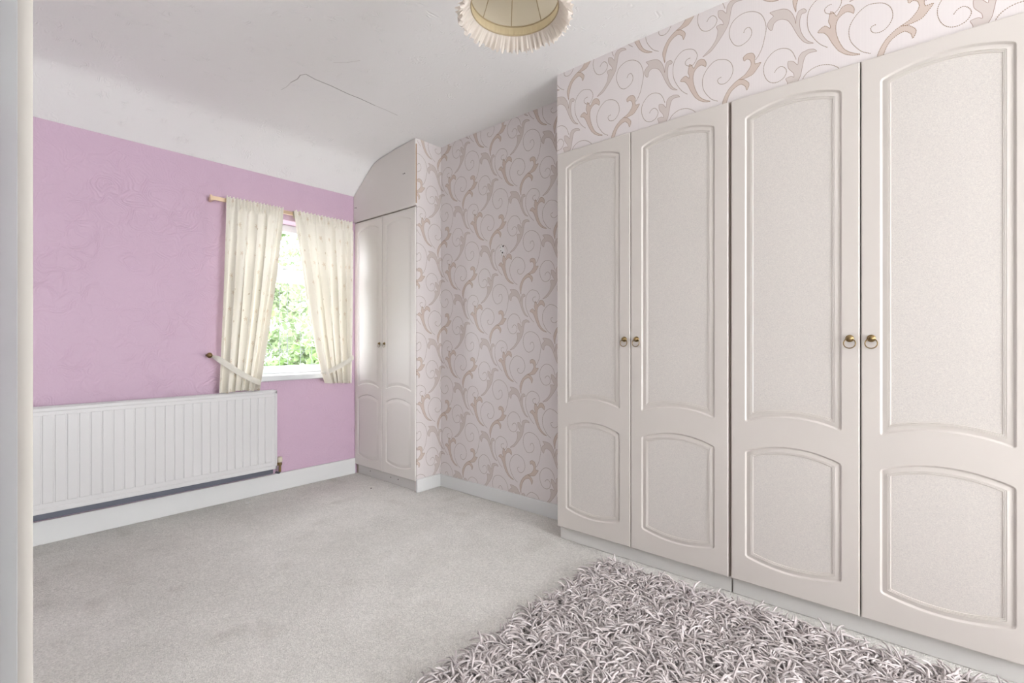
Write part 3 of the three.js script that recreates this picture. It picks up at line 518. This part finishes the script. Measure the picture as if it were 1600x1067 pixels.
scrap('small white paint flake on the carpet near the skirting under the radiator', 1.29, -3.4, [[-0.012, -0.004], [0.006, -0.007], [0.014, 0.002], [0.002, 0.006], [-0.01, 0.005]], M.filler, 0.003);
scrap('tiny dark crumb on the carpet in front of the corner closet', 2.0, -3.06, [[-0.005, -0.004], [0.005, -0.003], [0.004, 0.005], [-0.004, 0.004]], M.hole, 0.004);
scrap('curled pale strip on the carpet at the foot of the corner closet', 2.13, -2.93, [[-0.045, -0.004], [0.0, -0.006], [0.04, 0.018], [0.036, 0.022], [0, 0.0], [-0.045, 0.002]], M.filler, 0.002);

// ---------- garden behind the glass ----------
{
  const lawn = mesh('lawn', new THREE.BoxGeometry(60, 0.2, 40).translate(4, -2.92, -26), new THREE.MeshStandardMaterial({ color: lin(0.07, 0.11, 0.035), roughness: 1 }), scene); lawn.userData.kind = 'structure';
  struct('patio', box(-6, 10, -2.81, -2.79, -10.5, ZW - 0.25), new THREE.MeshStandardMaterial({ color: lin(0.5, 0.49, 0.46), roughness: 0.95 }));
  const leafM = [lin(0.15, 0.25, 0.07), lin(0.2, 0.29, 0.12), lin(0.18, 0.27, 0.12), lin(0.24, 0.32, 0.16)].map((color) => new THREE.MeshPhysicalMaterial({ color, roughness: 0.9, transmission: 0.4, thickness: 0, side: THREE.DoubleSide }));
  const bark = new THREE.MeshStandardMaterial({ color: lin(0.12, 0.09, 0.07), roughness: 1 });
  const tree = (label, x, z, h, r, k) => {
    const t = thing('garden_tree', label, 'tree', [x, -2.8, z], 0, 'trees outside the window');
    mesh('trunk', new THREE.CylinderGeometry(0.08, 0.16, h * 0.6, 10).translate(0, h * 0.3, 0), bark, t);
    const pos = [], nor = [], blobs = Array.from({ length: 16 }, () => [(rnd() - 0.5) * 1.5 * r, h * (0.3 + 0.62 * rnd()), (rnd() - 0.5) * 1.5 * r, r * (0.3 + 0.3 * rnd())]);
    for (let i = 0; i < 6500; i++) {
      const b = blobs[i % 16], d = V3(rnd() - 0.5, rnd() - 0.5, rnd() - 0.5).normalize(), R = b[3] * Math.cbrt(0.25 + 0.75 * rnd()), c = V3(b[0] + d.x * R, b[1] + d.y * R, b[2] + d.z * R);
      const a = V3(rnd() - 0.5, rnd() - 0.5, rnd() - 0.5).normalize(), u = a.clone().cross(V3(0.3, 1, 0.2)).normalize(), l = 0.06 + 0.06 * rnd(), w = l * 0.5;
      const P = [c.clone().addScaledVector(a, l), c.clone().addScaledVector(u, w), c.clone().addScaledVector(a, -l), c.clone().addScaledVector(u, -w)], n = a.clone().cross(u);
      for (const j of [0, 1, 2, 0, 2, 3]) { pos.push(P[j].x, P[j].y, P[j].z); nor.push(n.x, n.y, n.z); }
    }
    const g = new THREE.BufferGeometry(); g.setAttribute('position', new THREE.Float32BufferAttribute(pos, 3)); g.setAttribute('normal', new THREE.Float32BufferAttribute(nor, 3));
    mesh('foliage', g, leafM[k], t).userData.kind = 'stuff';
  };
  tree('leafy green tree seen low through the window beside the left curtain', 3.3, -7.6, 4.6, 0.85, 0);
  tree('taller pale green tree behind the middle of the window', 5.0, -10.6, 6.5, 1.2, 3);
  tree('mid green tree seen behind the lower window pane', 5.6, -14.6, 8.4, 1.6, 1);
  tree('distant pale green tree seen beside the right curtain', 8.9, -15.8, 7.6, 1.5, 2);
}
shade(scene);
renderer.render(scene, camera);
